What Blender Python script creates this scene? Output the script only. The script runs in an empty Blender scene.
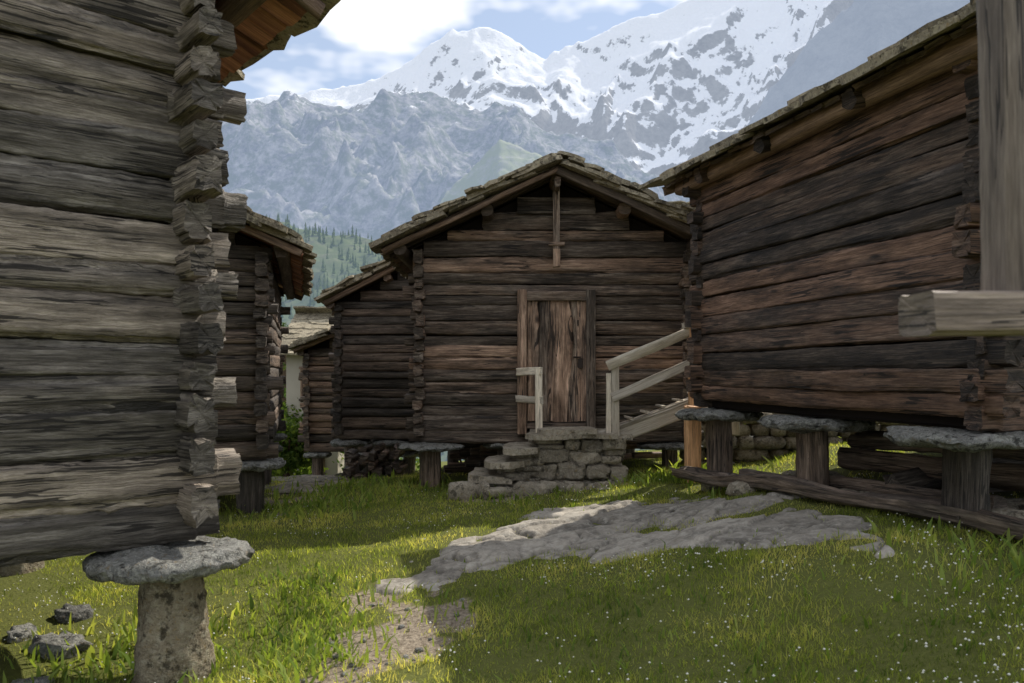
import bpy, math, random
import numpy as np
from mathutils import Vector
rng=np.random.default_rng(7); random.seed(7)
scene=bpy.context.scene
# ------------------------------------------------------------------ noise
def gnoise(x,y,seed=0):
    r=np.random.default_rng(seed); perm=r.permutation(256); g=r.uniform(0,2*np.pi,256)
    gx,gy=np.cos(g),np.sin(g)
    xi=np.floor(x).astype(int); yi=np.floor(y).astype(int); xf=x-xi; yf=y-yi
    u=xf**3*(xf*(xf*6-15)+10); v=yf**3*(yf*(yf*6-15)+10)
    def d(ix,iy,fx,fy):
        h=perm[(perm[ix&255]+iy)&255]; return gx[h]*fx+gy[h]*fy
    a=d(xi,yi,xf,yf); b=d(xi+1,yi,xf-1,yf); c=d(xi,yi+1,xf,yf-1); e=d(xi+1,yi+1,xf-1,yf-1)
    return 1.4*((a*(1-u)+b*u)*(1-v)+(c*(1-u)+e*u)*v)
def fbm(x,y,o=4,seed=0,gain=.5):
    t=0;a=1;f=1
    for i in range(o):
        t=t+a*gnoise(x*f+i*13.1,y*f+i*7.7,seed+i);a*=gain;f*=2.03
    return t
def ridged(x,y,o=5,seed=0,gain=.5):
    t=0;a=1;f=1;w=1
    for i in range(o):
        n=1-np.abs(gnoise(x*f+i*3.3,y*f+i*9.1,seed+i)); n=n*n
        t=t+a*n*w; w=np.clip(n*1.2,0,1); a*=gain;f*=2.07
    return t
# ------------------------------------------------------------------ mesh builder
class MB:
    def __init__(s): s.v=[];s.f=[];s.uv=[];s.r=[];s.m=[];s.s=[]
    def add(s,v,f,uv,r,mi=0,sm=True):
        o=len(s.v); s.v.extend(v)
        for k,fa in enumerate(f):
            s.f.append([i+o for i in fa]); s.uv.extend(uv[k]); s.r.append(r); s.m.append(mi); s.s.append(sm)
    def obj(s,name,mats,parent=None):
        me=bpy.data.meshes.new(name); me.from_pydata([tuple(p) for p in s.v],[],s.f)
        u=me.uv_layers.new(name='UVMap'); u.data.foreach_set('uv',np.array(s.uv,dtype=np.float32).ravel())
        a=me.attributes.new('rnd','FLOAT','FACE'); a.data.foreach_set('value',np.array(s.r,dtype=np.float32))
        me.polygons.foreach_set('material_index',s.m); me.polygons.foreach_set('use_smooth',s.s)
        for m in mats: me.materials.append(m)
        me.update()
        ob=bpy.data.objects.new(name,me); scene.collection.objects.link(ob)
        if parent: ob.parent=parent
        return ob
def empty(name):
    e=bpy.data.objects.new(name,None); scene.collection.objects.link(e); e.empty_display_size=.2; return e
def A3(p): return np.array(p,dtype=float)
def log(mb,p0,p1,h,w,seg=.15,K=12,n=4,rough=.006,ends=(0,0,1.),mi=0,sag=.01,rnd=None,up=None,endj=.006):
    p0=A3(p0);p1=A3(p1);d=p1-p0;L=np.linalg.norm(d);d/=L
    up=A3((0,0,1)) if up is None else A3(up)
    if abs(np.dot(d,up))>.95: up=A3((0,1,0))
    side=np.cross(d,up);side/=np.linalg.norm(side);upv=np.cross(side,d)
    M=max(2,int(math.ceil(L/seg))+1);ts=np.linspace(0,L,M)
    e0,e1,es=ends
    if e0>0: ts=np.sort(np.concatenate([ts,[e0,e0+.02]]))
    if e1>0: ts=np.sort(np.concatenate([ts,[L-e1,L-e1-.02]]))
    M=len(ts)
    ang=2*np.pi*np.arange(K)/K+np.pi/K
    c,s=np.cos(ang),np.sin(ang)
    cx=np.sign(c)*np.abs(c)**(2/n)*w/2; cz=np.sign(s)*np.abs(s)**(2/n)*h/2
    G=rng.normal(0,rough,K)[None,:]*(1+.7*np.sin(ts[:,None]*rng.uniform(1,5,K)[None,:]+rng.uniform(0,6,K)[None,:]))+rng.normal(0,rough*.3,(M,K))
    sc=np.ones(M)
    if e0>0: sc[ts<=e0+.001]=es
    if e1>0: sc[ts>=L-e1-.001]=es
    sc=sc[:,None]
    ph=rng.uniform(0,6,4)
    wx=sag*.6*np.sin(ts*1.7+ph[0])+sag*.3*np.sin(ts*4.1+ph[1]); wz=sag*.5*np.sin(ts*1.3+ph[2])+sag*.25*np.sin(ts*3.7+ph[3])
    rr=1+G/(min(h,w)/2)
    X=cx[None,:]*sc*rr+wx[:,None]; Z=cz[None,:]*sc*rr+wz[:,None]
    T=np.repeat(ts[:,None],K,1)
    T[0]+=rng.normal(0,endj,K)*min(1,w*8); T[-1]+=rng.normal(0,endj,K)*min(1,w*8)
    P=p0+T[...,None]*d+X[...,None]*side+Z[...,None]*upv
    V=P.reshape(-1,3).tolist()
    per=np.concatenate([[0],np.cumsum(np.hypot(np.diff(np.append(cx,cx[0])),np.diff(np.append(cz,cz[0]))))])
    uo,vo=rng.uniform(0,50,2); F=[];U=[]
    for i in range(M-1):
        for k in range(K):
            k2=(k+1)%K
            F.append((i*K+k,i*K+k2,(i+1)*K+k2,(i+1)*K+k))
            a=uo+ts[i];b=uo+ts[i+1];v0=vo+per[k];v1=vo+per[k+1]
            U.append(((a,v0),(a,v1),(b,v1),(b,v0)))
    if rnd is None: rnd=float(rng.uniform())
    mb.add(V,F,U,rnd,mi,True)
    for row,sg in ((0,1),(M-1,-1)):
        ring=P[row].tolist(); cc=(P[row].mean(0)+d*(.008*sg)).tolist()
        V=ring+[cc];F=[];U=[]
        for k in range(K):
            k2=(k+1)%K
            F.append((k2,k,K) if sg==1 else (k,k2,K))
            q0=(uo+cx[k2]*2,vo+cz[k2]);q1=(uo+cx[k]*2,vo+cz[k]);q2=(uo,vo)
            U.append((q0,q1,q2) if sg==1 else (q1,q0,q2))
        mb.add(V,F,U,rnd*.6,mi,False)
def box(mb,c,sx,sy,sz,ax=(1,0),mi=0,rough=.002,grain='x'):
    a=A3((ax[0],ax[1],0)); b=A3((-ax[1],ax[0],0)); c=A3(c)
    if grain=='x': log(mb,c-a*sx/2,c+a*sx/2,sz,sy,seg=.3,K=16,n=12,rough=rough,mi=mi,sag=.002)
    elif grain=='y': log(mb,c-b*sy/2,c+b*sy/2,sz,sx,seg=.3,K=16,n=12,rough=rough,mi=mi,sag=.002)
    else: log(mb,c-A3((0,0,sz/2)),c+A3((0,0,sz/2)),sy,sx,seg=.3,K=16,n=12,rough=rough,mi=mi,sag=.002,up=(b))
def quad(mb,pts,mi=0,r=.5):
    U=[[(0,0),(1,0),(1,1),(0,1),(.5,1.5)][:len(pts)]]
    mb.add([list(p) for p in pts],[tuple(range(len(pts)))],U,r,mi,False)
def slab(mb,c,e1,e2,w,l,t,mi=0,jit=.12,rnd=None):
    c=A3(c);e1=A3(e1);e2=A3(e2);nr=np.cross(e1,e2);nr/=np.linalg.norm(nr)
    base=[(-1,-1),(-.4,-1),(.3,-1),(1,-1),(1,-.2),(1,.5),(1,1),(.2,1),(-.5,1),(-1,1),(-1,.3),(-1,-.4)]
    pts=[]
    for x,y in base:
        k=1-.22*(abs(x)==1 and abs(y)==1)*rng.uniform(0,1)
        pts.append((x*k*w/2+rng.normal(0,jit*.25*min(w,l)),y*k*l/2+rng.normal(0,jit*.25*min(w,l))))
    n=len(pts);V=[]
    for q,tt in ((1,0),(.985,t)):
        for x,y in pts:
            V.append((c+e1*x*q+e2*y*q+nr*(tt+rng.normal(0,.004))).tolist())
    uo,vo=rng.uniform(0,50,2)
    F=[tuple(range(n))[::-1],tuple(range(n,2*n))]
    U=[[(uo+pts[i][0],vo+pts[i][1]) for i in range(n)][::-1],[(uo+x,vo+y) for x,y in pts]]
    for i in range(n):
        j=(i+1)%n;F.append((i,j,n+j,n+i));U.append([(uo+i*.1,vo),(uo+i*.1+.1,vo),(uo+i*.1+.1,vo+t),(uo+i*.1,vo+t)])
    mb.add(V,F,U,float(rng.uniform()) if rnd is None else rnd,mi,False)
def blob(mb,c,size,rz=0,n=4,nu=16,nv=10,amp=.05,mi=0,sm=True):
    c=A3(c);sd=int(rng.integers(1e6));cr,sr=math.cos(rz),math.sin(rz)
    th=np.linspace(-np.pi/2,np.pi/2,nv);ph=np.arange(nu)*2*np.pi/nu+.1
    T,Pp=np.meshgrid(th,ph,indexing='ij')
    f=lambda a:np.sign(a)*np.abs(a)**(2/n)
    x=f(np.cos(T))*f(np.cos(Pp));y=f(np.cos(T))*f(np.sin(Pp));z=f(np.sin(T))
    q=1+amp*2*fbm(x*1.7+z*1.3+9,y*1.7-z*1.1+4,3,sd)
    x=x*q*size[0]/2;y=y*q*size[1]/2;z=z*q*size[2]/2
    V=np.stack([c[0]+x*cr-y*sr,c[1]+x*sr+y*cr,c[2]+z],-1).reshape(-1,3).tolist()
    uo,vo=rng.uniform(0,50,2);F=[];U=[]
    for i in range(nv-1):
        for k in range(nu):
            k2=(k+1)%nu;F.append((i*nu+k,i*nu+k2,(i+1)*nu+k2,(i+1)*nu+k))
            U.append([(uo+k*.1,vo+i*.1),(uo+k*.1+.1,vo+i*.1),(uo+k*.1+.1,vo+i*.1+.1),(uo+k*.1,vo+i*.1+.1)])
    mb.add(V,F,U,float(rng.uniform()),mi,sm)
# ------------------------------------------------------------------ materials
def newmat(name):
    m=bpy.data.materials.new(name);m.use_nodes=True;nt=m.node_tree;nt.nodes.clear()
    out=nt.nodes.new('ShaderNodeOutputMaterial');return m,nt,out
def nd(nt,t,**k):
    n=nt.nodes.new(t)
    for a,b in k.items():
        if a.startswith('_'): setattr(n,a[1:],b)
        else: n.inputs[a.replace('__',' ')].default_value=b
    return n
def lk(nt,a,b): nt.links.new(a,b)
def noise(nt,vec,scale,detail=5,rough=.55,dist=0):
    n=nt.nodes.new('ShaderNodeTexNoise');n.inputs['Scale'].default_value=scale;n.inputs['Detail'].default_value=detail
    n.inputs['Roughness'].default_value=rough;n.inputs['Distortion'].default_value=dist
    if vec is not None: lk(nt,vec,n.inputs['Vector'])
    return n.outputs['Fac']
def ramp(nt,fac,stops):
    r=nt.nodes.new('ShaderNodeValToRGB');e=r.color_ramp.elements
    while len(e)<len(stops): e.new(.5)
    for i,(p,c) in enumerate(stops):
        e[i].position=p;e[i].color=(c,c,c,1) if not hasattr(c,'__len__') else (*c,1)
    lk(nt,fac,r.inputs[0]);return r.outputs[0]
def mix(nt,f,a,b,mode='MIX'):
    m=nt.nodes.new('ShaderNodeMix');m.data_type='RGBA';m.blend_type=mode
    for sock,val in ((m.inputs[0],f),(m.inputs[6],a),(m.inputs[7],b)):
        if isinstance(val,(int,float)): sock.default_value=val
        elif isinstance(val,tuple): sock.default_value=(*val,1)
        else: lk(nt,val,sock)
    return m.outputs[2]
def math_(nt,op,a,b=None,c=None):
    m=nt.nodes.new('ShaderNodeMath');m.operation=op
    for i,v in enumerate((a,b,c)):
        if v is None: continue
        if isinstance(v,(int,float)): m.inputs[i].default_value=v
        else: lk(nt,v,m.inputs[i])
    return m.outputs[0]
def mapping(nt,vec,sc):
    m=nt.nodes.new('ShaderNodeMapping');m.inputs['Scale'].default_value=sc;lk(nt,vec,m.inputs['Vector']);return m.outputs[0]
def bump(nt,h,strength,dist):
    b=nt.nodes.new('ShaderNodeBump');b.inputs['Strength'].default_value=strength;b.inputs['Distance'].default_value=dist;lk(nt,h,b.inputs['Height']);return b.outputs[0]
def bsdf(nt,out,col,rough=.8,normal=None,spec=.3):
    p=nt.nodes.new('ShaderNodeBsdfPrincipled')
    if isinstance(col,tuple): p.inputs['Base Color'].default_value=(*col,1)
    else: lk(nt,col,p.inputs['Base Color'])
    if isinstance(rough,(int,float)): p.inputs['Roughness'].default_value=rough
    else: lk(nt,rough,p.inputs['Roughness'])
    p.inputs['Specular IOR Level'].default_value=spec
    if normal is not None: lk(nt,normal,p.inputs['Normal'])
    lk(nt,p.outputs[0],out.inputs['Surface']);return p
def wood(name,dark,mid,light,alt,altamt=.5,bs=.8,stain=.75,fine=True):
    m,nt,out=newmat(name)
    uv=nt.nodes.new('ShaderNodeUVMap').outputs[0]
    at=nd(nt,'ShaderNodeAttribute',_attribute_name='rnd').outputs['Fac']
    cb=nt.nodes.new('ShaderNodeCombineXYZ');lk(nt,math_(nt,'MULTIPLY',at,37.0),cb.inputs[2])
    va=nt.nodes.new('ShaderNodeVectorMath');lk(nt,uv,va.inputs[0]);lk(nt,cb.outputs[0],va.inputs[1]);v=va.outputs[0]
    g=noise(nt,mapping(nt,v,(3.0,60,1)),1.6,4,.8)
    g2=noise(nt,mapping(nt,v,(.9,12,1)),1.6,3,.65,.3)
    gm=math_(nt,'ADD',math_(nt,'MULTIPLY',g,.55),math_(nt,'MULTIPLY',g2,.45))
    col=ramp(nt,gm,[(.34,dark),(.49,mid),(.64,light)])
    ac=ramp(nt,gm,[(.34,tuple(x*.2 for x in alt)),(.50,tuple(x*.8 for x in alt)),(.66,tuple(x*1.5 for x in alt))])
    st=noise(nt,mapping(nt,v,(.9,4,1)),1.3,4,.72)
    w2=math_(nt,'ADD',math_(nt,'MULTIPLY',math_(nt,'SUBTRACT',1.0,st),.6),math_(nt,'MULTIPLY',at,.45))
    f=ramp(nt,w2,[(.42,0.0),(.68,1.0)])
    col=mix(nt,math_(nt,'MULTIPLY',f,altamt),col,ac)
    col=mix(nt,math_(nt,'MULTIPLY',ramp(nt,st,[(.45,0.0),(.70,1.0)]),stain),col,tuple(x*.9 for x in dark))
    br=math_(nt,'ADD',math_(nt,'MULTIPLY',at,1.0),.5)
    hv=nt.nodes.new('ShaderNodeHueSaturation');lk(nt,br,hv.inputs['Value']);lk(nt,col,hv.inputs['Color']);col=hv.outputs[0]
    if fine:
        cn=noise(nt,mapping(nt,v,(.6,20,1)),1.5,2,.55)
        cn2=noise(nt,mapping(nt,v,(2.0,3,1)),1.0,0,.5)
        wd=math_(nt,'MULTIPLY',math_(nt,'SUBTRACT',cn2,.42),.13)
        cr=math_(nt,'LESS_THAN',math_(nt,'ABSOLUTE',math_(nt,'SUBTRACT',cn,.5)),wd)
        col=mix(nt,math_(nt,'MULTIPLY',cr,.85),col,(.008,.006,.005))
        vo=nt.nodes.new('ShaderNodeTexVoronoi');lk(nt,mapping(nt,v,(1.7,5.5,1)),vo.inputs['Vector']);vo.inputs['Scale'].default_value=1.0
        kn=ramp(nt,vo.outputs['Distance'],[(.05,1.0),(.12,0.0)])
        col=mix(nt,math_(nt,'MULTIPLY',kn,.8),col,tuple(x*.6 for x in dark))
    bsdf(nt,out,col,.62,bump(nt,g,bs,.025),.45);return m
def stone(name,c1,c2,lich,lamt=.5,sc=3.0,bs=.6,lich2=(.28,.17,.03),pits=.85):
    m,nt,out=newmat(name)
    at=nd(nt,'ShaderNodeAttribute',_attribute_name='rnd').outputs['Fac']
    pos=nt.nodes.new('ShaderNodeNewGeometry').outputs['Position']
    n1=noise(nt,pos,sc,3,.65,.3);n2=noise(nt,pos,sc*9,4,.7)
    col=mix(nt,ramp(nt,math_(nt,'ADD',math_(nt,'MULTIPLY',n1,.5),math_(nt,'MULTIPLY',n2,.5)),[(.38,0.0),(.62,1.0)]),c1,c2)
    hv=nt.nodes.new('ShaderNodeHueSaturation');lk(nt,math_(nt,'MAXIMUM',math_(nt,'ADD',math_(nt,'MULTIPLY',at,.7),.65),.12),hv.inputs['Value']);lk(nt,col,hv.inputs['Color']);col=hv.outputs[0]
    l=noise(nt,pos,sc*5,4,.75,.5)
    col=mix(nt,math_(nt,'MULTIPLY',ramp(nt,l,[(.53,0.0),(.58,1.0)]),lamt),col,lich)
    col=mix(nt,math_(nt,'MULTIPLY',ramp(nt,l,[(.36,1.0),(.40,0.0)]),lamt*.8),col,lich2)
    d=noise(nt,pos,sc*2.2,4,.75)
    col=mix(nt,ramp(nt,d,[(.38,pits),(.47,0.0)]),col,tuple(x*.25 for x in c1))
    bsdf(nt,out,col,.9,bump(nt,n2,bs,.04),.2);return m
M_L1=wood('wood_silver',(.034,.028,.022),(.235,.205,.17),(.62,.56,.48),(.33,.265,.20),.6,1.0,.85)
M_MAIN=wood('wood_brown',(.023,.017,.012),(.175,.130,.097),(.54,.45,.36),(.37,.22,.14),.6,.9,.85)
M_R=wood('wood_dark',(.011,.008,.006),(.078,.056,.041),(.30,.23,.175),(.23,.118,.068),.55,.9,.85)
M_L2=wood('wood_dark_grey',(.018,.014,.011),(.125,.10,.08),(.37,.31,.255),(.22,.14,.09),.5,.9,.75)
M_MAINR=wood('wood_brown_roof',(.03,.02,.014),(.14,.10,.07),(.34,.26,.19),(.26,.15,.09),.5,.6,.5,False)
M_RED=wood('wood_red_planks',(.10,.035,.018),(.40,.15,.085),(.60,.30,.18),(.44,.24,.15),.4,.6,.4,False)
M_NEW=wood('wood_pale_board',(.24,.20,.16),(.62,.55,.44),(.80,.74,.63),(.66,.56,.43),.4,.5,.2,False)
M_ORG=wood('wood_orange',(.16,.08,.03),(.50,.26,.12),(.66,.42,.22),(.55,.32,.17),.4,.5,.2,False)
M_DOOR=wood('wood_door',(.034,.020,.014),(.30,.215,.155),(.74,.63,.50),(.42,.26,.17),.7,.8,.9)
M_SLAB=stone('roof_slab',(.17,.145,.105),(.38,.33,.24),(.46,.41,.28),.5,4.0)
M_DISC=stone('staddle_rock',(.16,.16,.145),(.36,.355,.33),(.50,.50,.44),.6,7.0,1.0)
M_PSTONE=stone('post_rock',(.16,.13,.09),(.36,.31,.225),(.45,.42,.32),.5,5.0,1.0)
M_ROCK=stone('outcrop_rock',(.21,.19,.16),(.34,.31,.265),(.44,.415,.36),.45,2.2,.45,(.18,.145,.09),.45)
M_RUB=stone('rubble',(.19,.165,.125),(.40,.35,.275),(.48,.445,.36),.45,4.0,.9,(.28,.17,.03),.7)
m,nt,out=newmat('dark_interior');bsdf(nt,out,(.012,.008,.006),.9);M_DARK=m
m,nt,out=newmat('plaster')
pos=nt.nodes.new('ShaderNodeNewGeometry').outputs['Position']
bsdf(nt,out,mix(nt,noise(nt,pos,2,4),(.34,.31,.26),(.50,.46,.39)),.9);M_PLASTER=m
m,nt,out=newmat('iron');bsdf(nt,out,(.03,.02,.015),.6);M_IRON=m
# ------------------------------------------------------------------ ground height
CP=np.array([(-1.75,4.25,.0),(0,4,.06),(1.2,3.8,.22),(2.5,3.8,.42),(3,5.3,.62),(2.65,7,.60),(1.9,8.5,.43),(1.3,8.3,.32),(.5,8.2,.2),(.4,6.3,.22),
 (1.5,5.3,.44),(-.1,6.2,.15),(-.8,5.6,.1),(.5,10.3,.2),(-1.4,10.5,.15),(-3,9.2,.05),(-3.5,6,-.03),(-2,7.5,.08),(2.2,10.2,.4),(-3.4,13,-.15),(-3.,14.8,-.35),
 (-3.8,17.5,-.75),(-6,22,-1.8),(-10,15,-1.5),(0,16,-.3),(0,30,-4),(10,30,-1),(8,12,1.0),(4.5,9.5,.75),(5.5,6,.85),(-8,5,-.4),(0,0,0),(4,0,.45),(-4,1,-.1),(0,-8,0),(9,-8,.6),(-9,-8,-.3),(2.3,4.8,.60),(-15,30,-4.5)])
def ground(x,y):
    x=np.asarray(x,float);y=np.asarray(y,float);sh=x.shape;xf=x.ravel();yf=y.ravel()
    num=np.zeros_like(xf);den=np.zeros_like(xf)
    for cx,cy,cz in CP:
        w=1/((xf-cx)**2+(yf-cy)**2+.35)**1.9;num+=w*cz;den+=w
    z=num/den
    r=np.hypot(xf,yf-5);k=np.clip((r-25)/150,0,1);k=k*k*(3-2*k)
    z=z*(1-k)+(-45)*k
    z=z+.025*fbm(xf*1.3,yf*1.3,3,5)*np.clip(1-r/60,0,1)
    return z.reshape(sh)
g1=lambda x,y: float(ground(np.array([x]),np.array([y]))[0])
ROCKP=np.array([(-1.0,5.5),(-.95,5.85),(-.6,6.7),(-.11,7.5),(.49,8.2),(1.33,8.35),(1.96,7.7),(2.36,6.7),(2.6,5.7),(2.4,4.85),(2.1,4.7),(1.5,5.1),(.96,5.7),(.38,5.95),(-.09,5.9),(-.59,5.45)])
def rocksd(x,y):
    x=x+.30*fbm(x*1.8,y*1.8,5,31); y=y+.30*fbm(x*1.8+9,y*1.8,5,32)
    d=np.full(x.shape,1e9);ins=np.zeros(x.shape,bool);n=len(ROCKP)
    for i in range(n):
        a=ROCKP[i];b=ROCKP[(i+1)%n];e=b-a
        t=np.clip(((x-a[0])*e[0]+(y-a[1])*e[1])/(e@e),0,1)
        d=np.minimum(d,np.hypot(x-a[0]-t*e[0],y-a[1]-t*e[1]))
        c=((a[1]>y)!=(b[1]>y))&(x<(b[0]-a[0])*(y-a[1])/((b[1]-a[1])+1e-12)+a[0]);ins^=c
    return np.where(ins,d,-d)
def dirtmask(x,y):
    e=1-np.sqrt(((x+.66-.12*(y-4.6))/.40)**2+((y-4.65)/1.0)**2)
    e=np.maximum(e,1-np.sqrt(((x+.2)/.7)**2+((y-8.9)/.35)**2)-.2)
    e=np.maximum(e,1-np.sqrt(((x+2.9+.2*(y-11))/.55)**2+((y-12)/3)**2))
    e=np.maximum(e,1-np.sqrt(((x+1.05-.3*(y-5))/.25)**2+((y-5.4)/.6)**2)-.1)
    return np.clip(e*1.8+1.1*fbm(x*2.5,y*2.5,4,77)-.08,0,1)
def axisc(a,b,st,far):
    c=list(np.arange(a,b+1e-6,st));s=st;l=[];x=a
    while x>-far: s*=1.25;x-=s;l.append(x)
    r=[];x=b;s=st
    while x<far: s*=1.25;x+=s;r.append(x)
    return np.array(l[::-1]+c+r)
def gridmesh(name,X,Y,Z,mat,attrs=None,keep=None):
    ny,nx=X.shape;me=bpy.data.meshes.new(name)
    idx=np.arange(nx*ny).reshape(ny,nx)
    q=np.stack([idx[:-1,:-1],idx[:-1,1:],idx[1:,1:],idx[1:,:-1]],-1).reshape(-1,4)
    if keep is not None: q=q[keep[q].all(1)]
    me.vertices.add(nx*ny);me.vertices.foreach_set('co',np.stack([X,Y,Z],-1).astype(np.float32).ravel())
    me.loops.add(len(q)*4);me.loops.foreach_set('vertex_index',q.ravel().astype(np.int32))
    me.polygons.add(len(q));me.polygons.foreach_set('loop_start',(np.arange(len(q))*4).astype(np.int32))
    me.polygons.foreach_set('use_smooth',np.ones(len(q),bool))
    me.update(calc_edges=True)
    for k,v in (attrs or {}).items():
        a=me.attributes.new(k,'FLOAT','POINT');a.data.foreach_set('value',v.astype(np.float32).ravel())
    me.materials.append(mat);ob=bpy.data.objects.new(name,me);scene.collection.objects.link(ob);return ob
m,nt,out=newmat('ground_soil_grass')
pos=nt.nodes.new('ShaderNodeNewGeometry').outputs['Position']
dm=nd(nt,'ShaderNodeAttribute',_attribute_name='dirt').outputs['Fac']
n1=noise(nt,pos,3,4,.65);n2=noise(nt,pos,35,4,.7)
gr=mix(nt,n2,(.06,.07,.02),(.17,.18,.05))
dc=mix(nt,ramp(nt,n2,[(.35,0.0),(.65,1.0)]),(.14,.11,.08),(.36,.305,.235))
col=mix(nt,ramp(nt,math_(nt,'ADD',dm,math_(nt,'MULTIPLY',math_(nt,'SUBTRACT',n1,.5),.6)),[(.25,0.0),(.45,1.0)]),gr,dc)
bsdf(nt,out,col,.95,bump(nt,n2,.7,.03),.1);M_GROUND=m
xs=axisc(-7,7,.09,7000);ys=axisc(-2,17,.09,7000)
X,Y=np.meshgrid(xs,ys);Z=ground(X,Y);D=dirtmask(X,Y);D[(np.hypot(X,Y)>25)]=0
Z-=.02*D
gridmesh('ground',X,Y,Z,M_GROUND,{'dirt':D})
# rock outcrop : flat, layered slabs split by cracks, almost flush with the turf
xs=np.arange(-1.7,3.3,.022);ys=np.arange(3.9,9.1,.022);X,Y=np.meshgrid(xs,ys);S=rocksd(X,Y)
def sst(S,w): 
    t=np.clip((S+.03)/w,0,1);return t*t*(3-2*t)
t=sst(S,.10);tb=sst(S,.55)
def plates(X,Y,sc,seed):
    r=np.random.default_rng(seed);U=X*.85+Y*.5;Vv=-X*.5+Y*.85
    U=U/sc+.35*fbm(X*1.3,Y*1.3,3,seed);Vv=Vv/(sc*.40)+.35*fbm(X*1.3+5,Y*1.3,3,seed+1)
    tab=r.uniform(0,1,(64,64,4));best=np.full(X.shape,9.);sec=np.full(X.shape,9.);val=np.zeros(X.shape)
    iu=np.floor(U).astype(int);iv=np.floor(Vv).astype(int)
    for a in (-1,0,1):
        for b in (-1,0,1):
            tt=tab[(iu+a)&63,(iv+b)&63];d=np.hypot(iu+a+tt[...,0]-U,iv+b+tt[...,1]-Vv)
            hv=tt[...,2]+(tt[...,3]-.5)*(iu+a+tt[...,0]-U)*.9
            nb=d<best;sec=np.where(nb,best,np.minimum(sec,d));val=np.where(nb,hv,val);best=np.where(nb,d,best)
    return val,sec-best
v1,c1=plates(X,Y,1.0,5);v2,c2=plates(X,Y,.42,9)
k1=np.clip(1-c1/.075,0,1);k2=np.clip(1-c2/.06,0,1)*(fbm(X*1.1,Y*1.1,2,71)>-.25)
hollow=np.clip(-1.5*fbm(X*1.3+7,Y*1.3,3,401)-.30,0,1)
H=-.05+t*.060+tb*(.015+.04*v1+.014*v2+.008*fbm(X*1.5,Y*1.5,3,55))+.004*fbm(X*9,Y*9,4,91)*t
H-=t*(.045*k1+.020*k2)+.055*hollow*t
gridmesh('rock_outcrop',X,Y,ground(X,Y)+H,M_ROCK,{'rnd':.30+.5*v1+.25*v2-1.0*k1-.65*k2-.3*hollow},(S>-.12).ravel())
def rockcrack(x,y): return plates(x,y,1.0,5)[1]
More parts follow.
